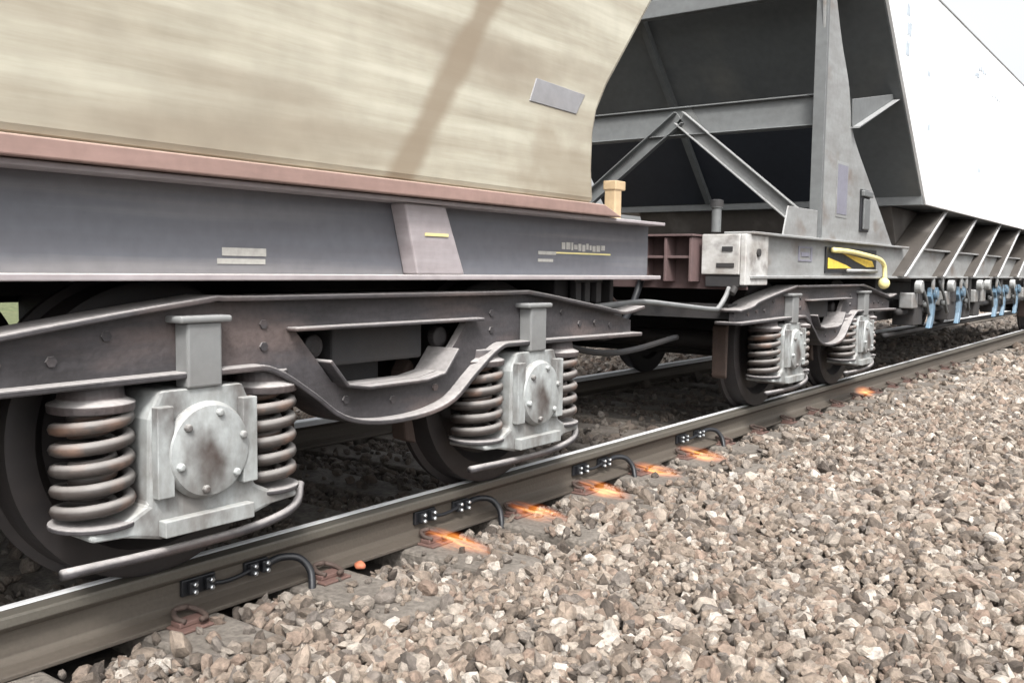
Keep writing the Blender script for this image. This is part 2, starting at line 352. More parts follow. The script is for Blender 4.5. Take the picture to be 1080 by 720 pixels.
for i, x in enumerate((1.50, 2.44, 3.47, 4.47)):
    o = ca0 if i == 0 else copy_tree(ca0, None, (x - 1.50, 0, 0))
    tag(o, cable_lab[i], 'cable', 'black cables clamped to the near rail')

# ================================================================= BOGIE (built round pivot x = XB)
XB, AXD = 2.14, .72
YF = 2.0
def make_wheelset(x, parent):
    zc = .386
    bm = NB()
    def wheel(y, s):
        prof = [(.04, 0), (.10, 0), (.115, .030), (.28, .045), (.315, .006), (.372, 0), (.386, .006), (.388, .055), (.392, .085), (.412, .096), (.410, .118), (.39, .125), (.30, .122), (.28, .085), (.12, .10), (.04, .10)]
        lathe(bm, [(r, a * s) for r, a in prof], (x, y, zc), 'y', 72)
    wheel(2.205, 1); wheel(3.865, -1)
    o = link('wheelset', bm, M['wheel'], parent, (x, 3.035, zc), smooth=True)
    es = o.modifiers.new('split', 'EDGE_SPLIT'); es.split_angle = R(40)
    b = NB(); lathe(b, [(.055, 2.3), (.06, 2.32), (.06, 3.75), (.055, 3.77)], (x, 0, zc), 'y', 24)
    for v in b.verts: pass
    # axle is part of the wheelset mesh's material group
    me2 = bpy.data.meshes.new('axle'); bmesh.ops.translate(b, verts=b.verts, vec=-Vector((x, 3.035, zc))); b.to_mesh(me2); b.free()
    bm3 = NB(); bm3.from_mesh(o.data); bm3.from_mesh(me2); bm3.to_mesh(o.data); bm3.free()
    for p in o.data.polygons: p.use_smooth = True
    return o
def coil(bm, c, r, wr, z0, z1, turns, n=14):
    N = int(turns * 22); pts = []
    for i in range(N + 1):
        t = i / N; a = 2 * math.pi * turns * t
        pts.append((c[0] + r * math.cos(a), c[1] + r * math.sin(a), z0 + (z1 - z0) * t))
    tube(bm, pts, wr, 8)
def make_bogie(parent):
    # near side frame: plate girder with flanges, windows and a belly
    zt = .725
    outline = [(-1.50, .60), (-1.22, .655), (-.70, .722), (.70, .722), (1.22, .655), (1.50, .60),
               (1.50, .545), (1.17, .548), (.60, .552), (.47, .535), (.36, .46), (.24, .385), (.10, .355), (-.10, .355), (-.24, .385), (-.36, .46), (-.47, .535), (-.60, .552), (-1.17, .548), (-1.50, .545)]
    win = [(-.40, .650), (.38, .650), (.30, .56), (.20, .50), (.12, .465), (-.14, .465), (-.24, .50), (-.32, .56)]
    def place(pts): return [(XB + p[0], p[1]) for p in pts]
    # web: built of strips around the window
    O = place(outline)
    y0, y1 = YF + .045, YF + .075
    b = NB(); box(b, XB - .20, XB + .20, YF + .10, 4.0, .52, .72)
    root = link('bogie', b, M['under'], parent, (XB, 3.035, .4), bevel=.01)
    for (ys, ye) in ((y0, y1), (4.0, 4.03)):
        bm = NB()
        # left block, right block, top strip, belly
        prism(bm, place([(-1.50, .60), (-1.22, .655), (-.70, .722), (-.40, .722), (-.40, .650), (-.32, .56), (-.36, .46), (-.47, .535), (-.60, .552), (-1.17, .548), (-1.50, .545)]), ys, ye)
        prism(bm, place([(1.50, .60), (1.50, .545), (1.17, .548), (.60, .552), (.47, .535), (.36, .46), (.30, .56), (.38, .650), (.38, .722), (.70, .722), (1.22, .655)]), ys, ye)
        prism(bm, place([(-.40, .722), (.38, .722), (.38, .650), (-.40, .650)]), ys, ye)
        prism(bm, place([(-.36, .46), (-.32, .56), (-.25, .48), (-.14, .465), (.12, .465), (.21, .48), (.30, .56), (.36, .46), (.24, .385), (.10, .355), (-.10, .355), (-.24, .385)]), ys, ye)
        bmesh.ops.remove_doubles(bm, verts=bm.verts, dist=1e-5)
        link('side_frame', bm, M['bogie'], root, (XB, ys, .5))
    def flange(path, name, t=.014, ya=YF, yb=YF + .14, m_='bogie'):
        b = NB(); P = [Vector((XB + p[0], 0, p[1])) for p in path]
        A = []
        for i, p in enumerate(P):
            d = (P[min(i + 1, len(P) - 1)] - P[max(0, i - 1)]).normalized(); nrm = Vector((-d.z, 0, d.x)) * t
            A.append([b.verts.new((p.x, ya, p.z)), b.verts.new((p.x, yb, p.z)), b.verts.new((p.x + nrm.x, yb, p.z + nrm.z)), b.verts.new((p.x + nrm.x, ya, p.z + nrm.z))])
        for u, v in zip(A, A[1:]):
            for k in range(4): b.faces.new((u[k], u[(k + 1) % 4], v[(k + 1) % 4], v[k]))
        b.faces.new(A[0][::-1]); b.faces.new(A[-1])
        return link(name, b, M[m_], root, (XB, YF, .5), bevel=.004)
    def sm(pts, k=4): return [(p.x, p.y) for p in smooth_path([(a, b, 0) for a, b in pts], k)]
    flange(sm([(-1.52, .60), (-1.35, .618), (-1.22, .650), (-.72, .720), (-.55, .724), (.55, .724), (.72, .720), (1.22, .652), (1.38, .63), (1.55, .650)]), 'top_flange')
    flange(sm([(-1.52, .532), (-1.17, .535), (-.62, .540), (-.50, .530), (-.37, .455), (-.25, .375), (-.10, .342), (.10, .342), (.25, .375), (.37, .455), (.50, .530), (.62, .540), (1.17, .535), (1.52, .532)]), 'bottom_flange', .016, YF - .005, YF + .15)
    flange([(-.30, .545), (-.23, .467), (-.14, .452), (.12, .452), (.21, .467), (.28, .545)], 'window_flange', .012)
    flange([(-.42, .638), (.41, .638)], 'window_flange', .011)
    b = NB()
    for zx in [(-1.32, .585), (-1.2, .60), (-1.08, .60), (1.08, .60), (1.2, .60), (1.32, .585), (-.50, .60), (-.50, .66), (.50, .60), (.50, .66), (-.2, .425), (0, .405), (.2, .425), (-.95, .65), (.95, .65)]:
        lathe(b, [(.013, -.006), (.013, .001)], (XB + zx[0], YF + .045, zx[1]), 'y', 6)
    link('frame_bolts', b, M['bogie'], root, (XB, YF + .04, .6))
    # bolster and its end pad, cross transom
    b = NB(); box(b, XB - .10, XB + .10, YF + .20, 3.9, .40, .519)
    link('spring_plank', b, M['under'], root, (XB, 3.035, .6), bevel=.01)
    for dx in (-.28, .28):
        b = NB(); lathe(b, [(.02, 2.085), (.035, 2.09), (.035, 2.12)], (XB + dx, 0, .585), 'y', 16)
        link('pivot_boss', b, M['wheel'], root, (XB + dx, 2.03, .6), smooth=False, bevel=.004)
    b = NB(); box(b, XB - 1.45, XB - 1.33, YF + .1, 4.0, .56, .64); box(b, XB + 1.33, XB + 1.45, YF + .1, 4.0, .56, .64)
    for dx in (-.5, .5):
        tube(b, [(XB + dx, 2.2, .30), (XB + dx, 3.9, .30)], .035, 12)
    tube(b, [(XB - .5, 3.0, .34), (XB + .5, 3.0, .34)], .03, 10)
    link('brake_rigging', b, M['under'], root, (XB, 3.035, .45))
    for s in (-1, 1):
        xc = XB + s * AXD
        make_wheelset(xc, root)
        # pale axlebox casting with feet that carry the two springs
        b = NB(); yq = YF - .03
        prism(b, [(xc - .30, .205), (xc - .235, .205), (xc - .155, .245), (xc - .15, .45), (xc - .12, .515), (xc + .12, .515), (xc + .15, .45), (xc + .155, .245), (xc + .235, .205), (xc + .30, .205),
                  (xc + .30, .185), (xc + .22, .18), (xc + .12, .155), (xc - .12, .155), (xc - .22, .18), (xc - .30, .185)], yq + .03, yq + .20)
        ab = link('axle_box', b, M['axle'], root, (xc, yq, .34), bevel=.012)
        b = NB(); lathe(b, [(.118, 0), (.122, -.012), (.112, -.03), (.085, -.036), (.0, -.036)], (xc, yq + .03, .36), 'y', 40)
        link('cover', b, M['axle'], ab, (xc, yq, .36), smooth=True).modifiers.new('s', 'EDGE_SPLIT')
        b = NB()
        for k in range(6):
            a = k * math.pi / 3 + .3
            lathe(b, [(.011, 0), (.011, -.012), (.007, -.016)], (xc + .095 * math.cos(a), yq + .0, .36 + .095 * math.sin(a)), 'y', 6)
        box(b, xc - .13, xc + .13, yq - .0, yq + .03, .165, .205); box(b, xc - .145, xc - .10, yq + .005, yq + .03, .26, .48); box(b, xc + .10, xc + .145, yq + .005, yq + .03, .26, .48)
        link('casting_lugs', b, M['axle'], ab, (xc, yq, .3), bevel=.005)
        b = NB(); box(b, xc - .05, xc + .05, yq + .02, yq + .075, .515, .675); box(b, xc - .075, xc + .075, yq + .01, yq + .085, .675, .692)
        link('guide_post', b, M['brace'], root, (xc, yq, .6), bevel=.006)
        for d in (-1, 1):
            xs = xc + d * .245
            b = NB(); coil(b, (xs, YF + .085, 0), .080, .0155, .222, .478, 5.3 if d * s > 0 else 5.6)
            coil(b, (xs, YF + .085, 0), .045, .011, .222, .478, 7)
            link('coil_spring', b, M['spring'], root, (xs, YF + .085, .35), smooth=True)
            b = NB(); lathe(b, [(.095, 0), (.098, .02), (.075, .03), (.07, .06)], (xs, YF + .085, .475), 'z', 28)
            link('spring_cap', b, M['bogie'], root, (xs, YF + .085, .5), smooth=False, bevel=.003)
            b = NB(); lathe(b, [(.1, 0), (.1, .012)], (xs, YF + .085, .205), 'z', 28)
            link('spring_seat', b, M['bogie'], root, (xs, YF + .085, .5), smooth=False, bevel=.003)
        b = NB()
        tube(b, smooth_path([(xc - .36, YF + .02, .125), (xc - .10, YF + .02, .118), (xc + .16, YF + .02, .122), (xc + .30, YF + .02, .15), (xc + .36, YF + .06, .20)]), .013, 8)
        link('tie_rod', b, M['bogie'], root, (xc, YF + .02, .13), smooth=True)
        b = NB(); xo = xc + s * .44
        prism(b, [(xo - .03 * 1, .20), (xo + .05 * s, .22), (xo + .055 * s, .50), (xo - .02, .53)], 2.21, 2.30)
        link('brake_block', b, M['rust'], root, (xo, 2.25, .35), bevel=.008)
        b = NB(); xo = xc - s * .445
        prism(b, [(xo + .035 * s, .20), (xo - .02 * s, .22), (xo - .035 * s, .33), (xo - .03 * s, .46), (xo + .0 * s, .50), (xo + .02 * s, .48), (xo + .0 * s, .34)], 2.22, 2.29)
        link('brake_block', b, M['rust'], root, (xo, 2.25, .35), bevel=.008)
    return root

# ================================================================= LEFT WAGON
XE = 3.79
wl = empty('hopper_wagon', (0, 3.2, 0))
tag(wl, 'cream-sided hopper wagon with dark blue-grey frame and faded red ledge, filling the left', 'railway wagon', 'hopper wagons of the train')
bm = NB()
prof = [(-3, 1.075), (3.165, 1.075), (3.15, 1.20), (3.155, 1.34), (3.18, 1.43), (3.25, 1.535), (3.61, 1.95), (3.86, 2.24), (3.90, 2.6), (-3, 2.6)]
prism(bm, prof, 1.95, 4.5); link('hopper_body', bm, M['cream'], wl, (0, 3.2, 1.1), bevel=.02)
bm = NB(); prism(bm, [(2.72, 1.40), (3.02, 1.395), (3.08, 1.475), (2.76, 1.485)], 1.9465, 1.952); link('data_panel', bm, M['greyplate'], wl, (2.9, 1.94, 1.45), bevel=.002)
bm = NB(); prism(bm, [(-3, 1.030), (3.36, 1.030), (3.22, 1.073), (-3, 1.073)], 1.935, 2.2); link('ledge', bm, M['pink'], wl, (0, 2, 1.05), bevel=.004)
bm = NB()
box(bm, -3, XE, 1.965, 2.14, 1.014, 1.0275)
t1 = link('top_flange', bm, M['flange'], wl, (0, 2, 1.02), bevel=.003)
bm = NB(); box(bm, -3, XE, 2.05, 2.064, .795, 1.0135); link('solebar', bm, M['frame_dark'], wl, (0, 2.05, .9))
bm = NB(); box(bm, -3, XE - .01, 1.975, 2.14, .778, .7945); link('bottom_flange', bm, M['flange'], wl, (0, 2, .785), bevel=.003)
bm = NB(); prism(bm, [(2.13, 1.0130), (2.32, 1.0130), (2.42, .7955), (2.19, .7955)], 1.985, 2.049); po = link('bolster_bracket', bm, M['flange'], wl, (2.25, 2, .9), bevel=.006)
bm = NB(); box(bm, 2.22, 2.33, 1.981, 1.984, .916, .925); link('marking', bm, M['paleyellow'], po, (2.27, 1.98, .92))
def marks(rects, y, m_, name='marking', lab=None):
    b = NB()
    for x0, x1, z0, z1 in rects: box(b, x0, x1, y - .0025, y - .0005, z0, z1)
    o = link(name, b, m_, wl, (rects[0][0], y, rects[0][2]))
    if lab: o['label'] = lab
    return o
marks([(1.515, 1.655, .841, .862), (1.500, 1.652, .820, .834)], 2.05, M['mark'], 'number_plate')
marks([(2.93, 3.05, .872, .885), (2.93, 3.03, .845, .856)], 2.05, M['mark'])
rr = random.Random(5); rc = []; x = 3.09
while x < 3.42:
    wd = rr.uniform(.012, .03); rc.append((x, x + wd, .892 + rr.uniform(-.003, .006), .918 + rr.uniform(-.004, .006))); x += wd + .008
marks(rc, 2.05, M['mark'], 'lettering'); marks([(3.05, 3.46, .878, .884)], 2.05, M['paleyellow'], 'lettering_underline')
bm = NB(); box(bm, 3.545, 3.60, 2.08, 2.135, 1.028, 1.195); box(bm, 3.54, 3.625, 2.075, 2.14, 1.16, 1.20); link('stake_post', bm, M['beige'], wl, (3.57, 2.1, 1.03), bevel=.005)
# end stub, deck, sills
bm = NB(); box(bm, XE - .03, XE, 2.064, 4.35, .795, 1.0135); link('headstock', bm, M['redbrown'], wl, (XE, 3.2, .9), bevel=.004)
bm = NB()
for yy in (2.14, 2.5, 3.6, 4.1):
    prism(bm, [(XE + .002, .80), (XE + .09, .84), (XE + .09, .97), (XE + .002, 1.005)], yy, yy + .02)
prism(bm, [(XE + .001, .94), (XE + .17, .94), (XE + .17, .955), (XE + .001, .955)], 2.16, 2.5)
link('headstock_gusset', bm, M['redbrown'], wl, (XE, 2.3, .9), bevel=.002)
bm = NB(); box(bm, -3, XE - .031, 2.15, 4.45, .99, 1.0125); box(bm, -3, XE - .031, 2.8, 3.3, .72, .985); box(bm, -3, .95, 2.35, 4.3, .45, .9)
box(bm, 3.2, 3.3, 2.15, 4.4, .60, .985); link('underframe', bm, M['under'], wl, (0, 3.2, .9), bevel=.006)
bm = NB(); box(bm, -3, XE, 4.34, 4.36, .78, 1.0125); link('solebar', bm, M['frame_dark'], wl, (0, 4.35, .9))
bogie = make_bogie(wl)
# drawgear
bm = NB(); box(bm, XE + .001, XE + .30, 2.93, 3.14, .60, .76); box(bm, XE + .30, XE + .46, 2.88, 3.19, .56, .80); link('coupler', bm, M['under'], wl, (XE, 3.03, .7), bevel=.02)
bm = NB(); tube(bm, smooth_path([(3.1, 2.12, .70), (3.35, 2.10, .66), (3.55, 2.10, .665), (3.86, 2.1, .672), (4.2, 2.1, .648), (4.56, 2.08, .620), (4.64, 2.08, .63), (4.72, 2.08, .685), (4.76, 2.08, .73)], 5), .0135, 8)
link('brake_pipe', bm, M['greymid'], wl, (3.9, 2.1, .67), smooth=True)
bm = NB()
box(bm, 3.27, 3.49, 2.10, 2.13, .765, .777)
for dx in (0, .07, .16): box(bm, 3.28 + dx, 3.32 + dx, 2.10, 2.13, .68, .765)
link('pipe_bracket', bm, M['under'], wl, (3.3, 2.1, .7), bevel=.003)
bm = NB(); lathe(bm, [(.0, -.30), (.09, -.29), (.10, -.27), (.10, .27), (.09, .29), (0, .30)], (4.35, 2.75, .55), 'x', 28)
tube(bm, smooth_path([(3.5, 2.4, .50), (3.9, 2.4, .42), (4.3, 2.42, .40), (4.9, 2.45, .44)]), .016, 8)
tube(bm, smooth_path([(3.7, 3.3, .7), (4.0, 3.25, .45), (4.3, 3.2, .40), (4.6, 3.25, .5), (4.82, 3.3, .7)]), .025, 10)
link('brake_gear', bm, M['under'], wl, (4.2, 2.7, .5), smooth=True).modifiers.new('s', 'EDGE_SPLIT')

for nm, pts, rad, mm in (('air_hose', [(3.80, 2.62, .80), (3.95, 2.6, .66), (4.15, 2.58, .50), (4.4, 2.58, .47), (4.62, 2.6, .60), (4.79, 2.62, .78)], .02, 'black'),
                     ('air_hose', [(3.80, 2.85, .80), (4.0, 2.8, .60), (4.25, 2.78, .53), (4.55, 2.8, .62), (4.79, 2.85, .78)], .018, 'black'),
                     ('brake_rod', [(3.05, 2.5, .47), (3.5, 2.45, .50), (3.78, 2.45, .60), (3.80, 2.45, .78)], .014, 'greymid'),
                     ('chain', [(3.83, 2.32, .82), (3.90, 2.31, .70), (4.02, 2.3, .64), (4.18, 2.3, .66)], .010, 'rust')):
    bm = NB(); tube(bm, smooth_path(pts), rad, 10); link(nm, bm, M[mm], wl, pts[0], smooth=True)
bm = NB()
for xx in (3.36, 3.5, 3.62): box(bm, xx, xx + .03, 2.14, 2.5, .60, .775)
box(bm, 3.32, 3.72, 2.35, 2.40, .56, .60); link('gear_bracket', bm, M['under'], wl, (3.5, 2.3, .6), bevel=.004)
# ================================================================= RIGHT WAGON
XS, XF = 4.81, 18.4
wr = empty('hopper_wagon', (8, 3.2, 0))
tag(wr, 'grey hopper wagon with dark sloping end, white side and yellow lever, on the right', 'railway wagon', 'hopper wagons of the train')
YB = 4.85
bm = NB(); prism(bm, [(8.12, 1.375), (6.50, 3.0), (16.7, 3.0), (15.08, 1.375)], 1.915, YB); link('hopper_body', bm, M['slope'], wr, (8, 3.2, 1.4), bevel=.004)
bm = NB(); prism(bm, [(8.135, 1.375), (6.515, 3.0), (16.685, 3.0), (15.065, 1.375)], 1.89, 1.914)
link('side_panel', bm, M['white'], wr, (8, 1.9, 1.4), bevel=.003)
for k, (xa, xb2, za, zb) in enumerate(((7.32, 7.42, 2.40, 2.52), (7.34, 7.46, 2.55, 2.66), (7.30, 7.40, 2.68, 2.78), (7.98, 8.06, 2.36, 2.42), (9.75, 9.95, 2.66, 2.72), (9.9, 10.3, 2.74, 2.79), (10.1, 10.2, 1.80, 1.86), (8.05, 8.13, 1.95, 2.02), (10.6, 11.1, 2.60, 2.63))):
    bm = NB(); n5 = 4
    for q in range(n5):
        w_ = (xb2 - xa) / n5; box(bm, xa + q * w_, xa + (q + .62) * w_, 1.886, 1.8895, za + .01 * (q % 2), zb - .012 * ((q + k) % 3))
    link('faded_lettering', bm, M['faint'], wr, (xa, 1.89, za))
bm = NB()
for xx in (8.9, 10.7, 12.5, 14.3): box(bm, xx, xx + .012, 1.8865, 1.8895, 1.385, 2.985)
link('panel_seam', bm, M['white'], wr, (8, 1.89, 2), bevel=.001)
bm = NB(); box(bm, 6.48, 16.72, 1.884, 1.90, 2.998, 3.012); link('top_rail', bm, M['grey'], wr, (8, 1.88, 3), bevel=.003)
# lower part of the slope sheet in dark navy, set just proud of it
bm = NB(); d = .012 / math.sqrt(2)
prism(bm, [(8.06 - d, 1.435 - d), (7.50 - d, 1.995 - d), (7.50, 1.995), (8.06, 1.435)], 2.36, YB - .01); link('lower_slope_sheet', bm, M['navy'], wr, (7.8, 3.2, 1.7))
bm = NB(); box(bm, 8.06, 8.16, 1.905, YB, 1.368, 1.442); link('slope_toe_beam', bm, M['greymid'], wr, (8.1, 3.2, 1.4), bevel=.004)
bm = NB()
bar(bm, (8.03, 3.72, 1.45), (6.55, 3.72, 2.93), .05, .09, (1, 0, 1))
link('slope_rib', bm, M['slope'], wr, (7.4, 3.7, 2), bevel=.003)
bm = NB()
box(bm, 6.50, 6.58, 2.0, YB - .02, 2.72, 2.85); link('upper_slope_beam', bm, M['greymid'], wr, (6.6, 3.2, 2.75), bevel=.006)
bm = NB(); box(bm, 5.985, 6.00, 2.02, 4.6, 1.745, 1.925); box(bm, 5.94, 6.06, 2.02, 4.6, 1.738, 1.7445); box(bm, 5.955, 6.03, 2.02, 4.6, 1.9255, 1.934)
link('cross_beam', bm, M['greymid'], wr, (6, 3.2, 1.8), bevel=.002)
for s, (ya, za, yb, zb) in ((1, (3.0, 1.86, 2.06, 1.09)), (-1, (3.0, 1.86, 3.96, 1.15))):
    bm = NB(); p, q = Vector((5.955, ya, za)), Vector((5.955, yb, zb)); dd = (q - p).normalized(); nn = Vector((0, -dd.z, dd.y))
    def cbar(off, w_, x0, x1):
        a = p + nn * off; c = q + nn * off
        vs = [bm.verts.new((xx, (pt + nn * e).y, (pt + nn * e).z)) for pt in (a, c) for xx, e in ((x0, -w_ / 2), (x1, -w_ / 2), (x1, w_ / 2), (x0, w_ / 2))]
        for f in ((0, 1, 2, 3), (7, 6, 5, 4), (0, 4, 5, 1), (1, 5, 6, 2), (2, 6, 7, 3), (3, 7, 4, 0)): bm.faces.new([vs[i] for i in f])
    cbar(0, .085, 5.965, 5.975); cbar(.046, .008, 5.925, 5.975); cbar(-.046, .008, 5.925, 5.975)
    link('diagonal_brace', bm, M['greymid'] if s < 0 else M['brace'], wr, (5.95, 3, 1.5), bevel=.002)
bm = NB(); prism(bm, [(2.85, 1.80), (2.93, 1.93), (3.07, 1.93), (3.15, 1.80), (3.0, 1.76)], 5.976, 5.983, 'x'); link('brace_gusset', bm, M['slope'], wr, (5.98, 3, 1.85))
# corner fins
def fin(y0, y1):
    pts = [(5.90, 1.032), (5.905, 1.40), (5.93, 1.75), (5.90, 2.10), (5.84, 2.55), (5.80, 3.0), (5.93, 3.0)]
    cur = [(6.05, 2.55), (6.20, 2.28), (6.35, 2.08), (6.42, 1.92), (6.46, 1.80), (6.58, 1.68), (6.82, 1.52), (7.16, 1.30), (7.40, 1.14), (7.56, 1.032)]
    bm = NB(); prism(bm, pts + [(p.x, p.y) for p in smooth_path([(a, b, 0) for a, b in cur], 3)], y0, y1)
    return bm
f1 = link('corner_fin', fin(1.99, 2.006), M['grey'], wr, (6.2, 2, 1.03), bevel=.002)
link('corner_fin', fin(4.4, 4.416), M['grey'], wr, (6.2, 4.4, 1.03), bevel=.002)
bm = NB(); box(bm, 5.872, 5.902, 1.975, 2.05, 1.032, 3.0); link('fin_edge_flange', bm, M['greymid'], wr, (5.89, 2, 1.03), bevel=.003)
bm = NB(); box(bm, 6.205, 6.405, 1.984, 1.989, 1.20, 1.52); link('data_panel', bm, M['plate'], f1, (6.3, 1.985, 1.3))
bm = NB(); box(bm, 6.19, 6.42, 1.9865, 1.9895, 1.18, 1.54); link('panel_border', bm, M['grey'], f1, (6.3, 1.985, 1.3))
bm = NB(); box(bm, 6.70, 6.90, 1.978, 1.989, 1.105, 1.395); link('bracket', bm, M['black'], f1, (6.8, 1.98, 1.2), bevel=.004)
bm = NB(); box(bm, 6.735, 6.865, 1.962, 1.978, 1.12, 1.33); box(bm, 6.69, 6.91, 1.955, 1.978, 1.345, 1.385); link('document_holder', bm, M['greymid'], f1, (6.8, 1.97, 1.2), bevel=.006)
for k, (a, b) in enumerate(((5.25, 5.90),)):
    bm = NB(); prism(bm, [(a + .12, 1.20), (a + .05, 1.032), (b - .03, 1.032), (b - .03, 1.20)], 1.995, 2.005); link('base_gusset', bm, M['grey'], wr, (5.6, 2, 1.1), bevel=.002)
bm = NB(); prism(bm, [(6.42, 1.96), (7.36, 2.135), (7.38, 2.10), (6.44, 1.78)], 1.975, 1.985); prism(bm, [(6.44, 1.772), (7.38, 2.092), (7.385, 2.10), (6.445, 1.785)], 1.93, 2.02)
link('outrigger', bm, M['greymid'], wr, (6.9, 1.98, 1.9), bevel=.002)
# frame
bm = NB(); box(bm, XS, 7.98, 1.965, 2.14, 1.017, 1.031); link('top_flange', bm, M['grey'], wr, (6, 2, 1.02), bevel=.003)
bm = NB(); box(bm, XS + .02, XF, 2.02, 2.034, .797, 1.0165); link('solebar', bm, M['grey'], wr, (8, 2, .9))
bm = NB(); box(bm, XS, XF, 1.975, 2.14, .780, .7965); link('bottom_flange', bm, M['grey'], wr, (8, 2, .79), bevel=.003)
bm = NB(); box(bm, XS + .0, XS + .018, 2.0, 4.45, .72, 1.0165); link('headstock', bm, M['redbrown'], wr, (XS, 3.2, .9), bevel=.003)
for yy in (3.5, 3.9):
    bm = NB(); box(bm, XS - .12, XS - .001, yy, yy + .016, .76, 1.0); link('headstock_gusset', bm, M['redbrown'], wr, (XS, yy, .9), bevel=.002)
bm = NB()
for yy in (2.27, 2.42, 2.56): box(bm, XS - .12, XS - .001, yy, yy + .016, .76, 1.0)
box(bm, XS - .11, XS - .001, 2.286, 2.60, .885, .90); box(bm, XS - .13, XS - .0005, 2.26, 4.4, 1.005, 1.0165)
link('headstock_gusset', bm, M['redbrown'], wr, (XS, 2.5, .9), bevel=.002)
bm = NB(); box(bm, XS - .06, XS + .25, 1.985, 2.019, .745, 1.0165); box(bm, XS - .06, XS - .001, 2.02, 2.24, .80, 1.0165)
hb_ = link('end_box', bm, M['box'], wr, (XS, 2.1, .9), bevel=.006)
bm = NB(); box(bm, XS - .066, XS - .0605, 2.06, 2.12, .925, .95); box(bm, XS - .066, XS - .0605, 2.05, 2.15, .84, .862); lathe(bm, [(.022, -.01), (.022, 0)], (XS + .1, 1.984, .92), 'y', 16)
link('slot', bm, M['under'], hb_, (XS, 2.1, .9))
bm = NB(); box(bm, XS - .05, XS + .02, 2.0, 2.22, .735, .795); tube(bm, [(XS - .03, 2.05, .74), (XS - .06, 2.06, .70)], .02, 10); link('step_bracket', bm, M['under'], wr, (XS, 2.1, .75), bevel=.004)
bm = NB(); lathe(bm, [(.026, 0), (.026, .13), (.034, .132), (.034, .165), (.02, .172)], (XS + .03, 2.2, 1.031), 'z', 20)
for v in bm.verts: pass
vp = link('vent_pipe', bm, M['greymid'], wr, (XS + .03, 2.2, 1.03), smooth=True); vp.modifiers.new('s', 'EDGE_SPLIT')
bm = NB(); lathe(bm, [(.036, .0), (.036, .035), (.02, .04)], (XS + .03, 2.2, 1.168), 'z', 20); link('cap', bm, M['under'], vp, (XS + .03, 2.2, 1.17))
# yellow hand lever with its black striped plate
bm = NB(); box(bm, 6.10, 7.22, 2.006, 2.018, .815, .985); hp = link('lever_plate', bm, M['black'], wr, (6.6, 2, .9), bevel=.003)
bm = NB(); prism(bm, [(6.13, .915), (6.13, .845), (6.62, .85), (6.50, .87)], 2.0015, 2.005); prism(bm, [(6.38, .955), (6.72, .93), (7.10, .905), (7.16, .865), (6.98, .86), (6.70, .90)], 2.0015, 2.005)
link('hazard_stripe', bm, M['yellow'], hp, (6.5, 2, .9))
bm = NB(); tube(bm, smooth_path([(6.16, 1.985, .965), (6.5, 1.975, .960), (6.95, 1.965, .935), (7.15, 1.96, .915), (7.24, 1.955, .875), (7.25, 1.95, .80), (7.24, 1.95, .75)]), .017, 10)
bmesh.ops.create_icosphere(bm, subdivisions=3, radius=.042, matrix=Matrix.Translation((7.24, 1.95, .745)))
link('hand_lever', bm, M['paleyellow'], hp, (6.8, 1.97, .9), smooth=True)
bm = NB(); tube(bm, [(6.45, 1.975, .833), (7.12, 1.975, .833)], .012, 8); link('lever_rod', bm, M['grey'], hp, (6.8, 1.97, .83), smooth=True)
bm = NB(); a, b = 5.62, 5.86
box(bm, a, b, 2.015, 2.019, .965, .975); box(bm, a, b, 2.015, 2.019, .885, .895); box(bm, a, a + .025, 2.015, 2.019, .895, .965); box(bm, b - .025, b, 2.015, 2.019, .895, .965); box(bm, a + .05, b - .05, 2.015, 2.019, .915, .94)
link('marking', bm, M['plate'], wr, (5.7, 2, .93))
# chutes, their slanted ribs and top strips
bm = NB(); prism(bm, [(8.13, 1.367), (15.07, 1.367), (14.7, .75), (8.5, .75)], 2.16, 4.5); link('chute', bm, M['chute'], wr, (9, 3.2, 1), bevel=.004)
for k in range(6):
    xb_ = 7.70 + 1.32 * k
    bm = NB(); prism(bm, [(xb_, .797), (xb_ + .05, .797), (xb_ + 1.34, 1.37), (xb_ + 1.29, 1.37)], 1.94, 2.155)
    link('chute_rib', bm, M['chute'], wr, (xb_, 2, 1), bevel=.003)
    bm = NB(); prism(bm, [(xb_ + .045, .799), (xb_ + .10, .799), (xb_ + 1.37, 1.368), (xb_ + 1.335, 1.368)], 1.922, 1.939)
    link('chute_rib_flange', bm, M['grey'], wr, (xb_, 1.93, 1), bevel=.002)
    bm = NB(); box(bm, xb_ + .62, xb_ + 1.82, 1.975, 2.15, 1.018, 1.032); link('top_flange', bm, M['grey'], wr, (xb_, 2, 1.02), bevel=.002)
# deck and sills
bm = NB(); box(bm, XS + .02, 8.4, 2.15, 4.45, .99, 1.0155); box(bm, XS + .02, XF, 2.8, 3.3, .74, .985); box(bm, 8.0, 15.5, 2.25, 4.4, .42, .745); box(bm, 7.75, 7.95, 2.15, 4.4, .5, .985)
link('underframe', bm, M['under'], wr, (8, 3.2, .9), bevel=.006)
bm = NB(); box(bm, XS + .02, XF, 4.44, 4.455, .78, 1.03); link('solebar', bm, M['grey'], wr, (8, 4.45, .9))
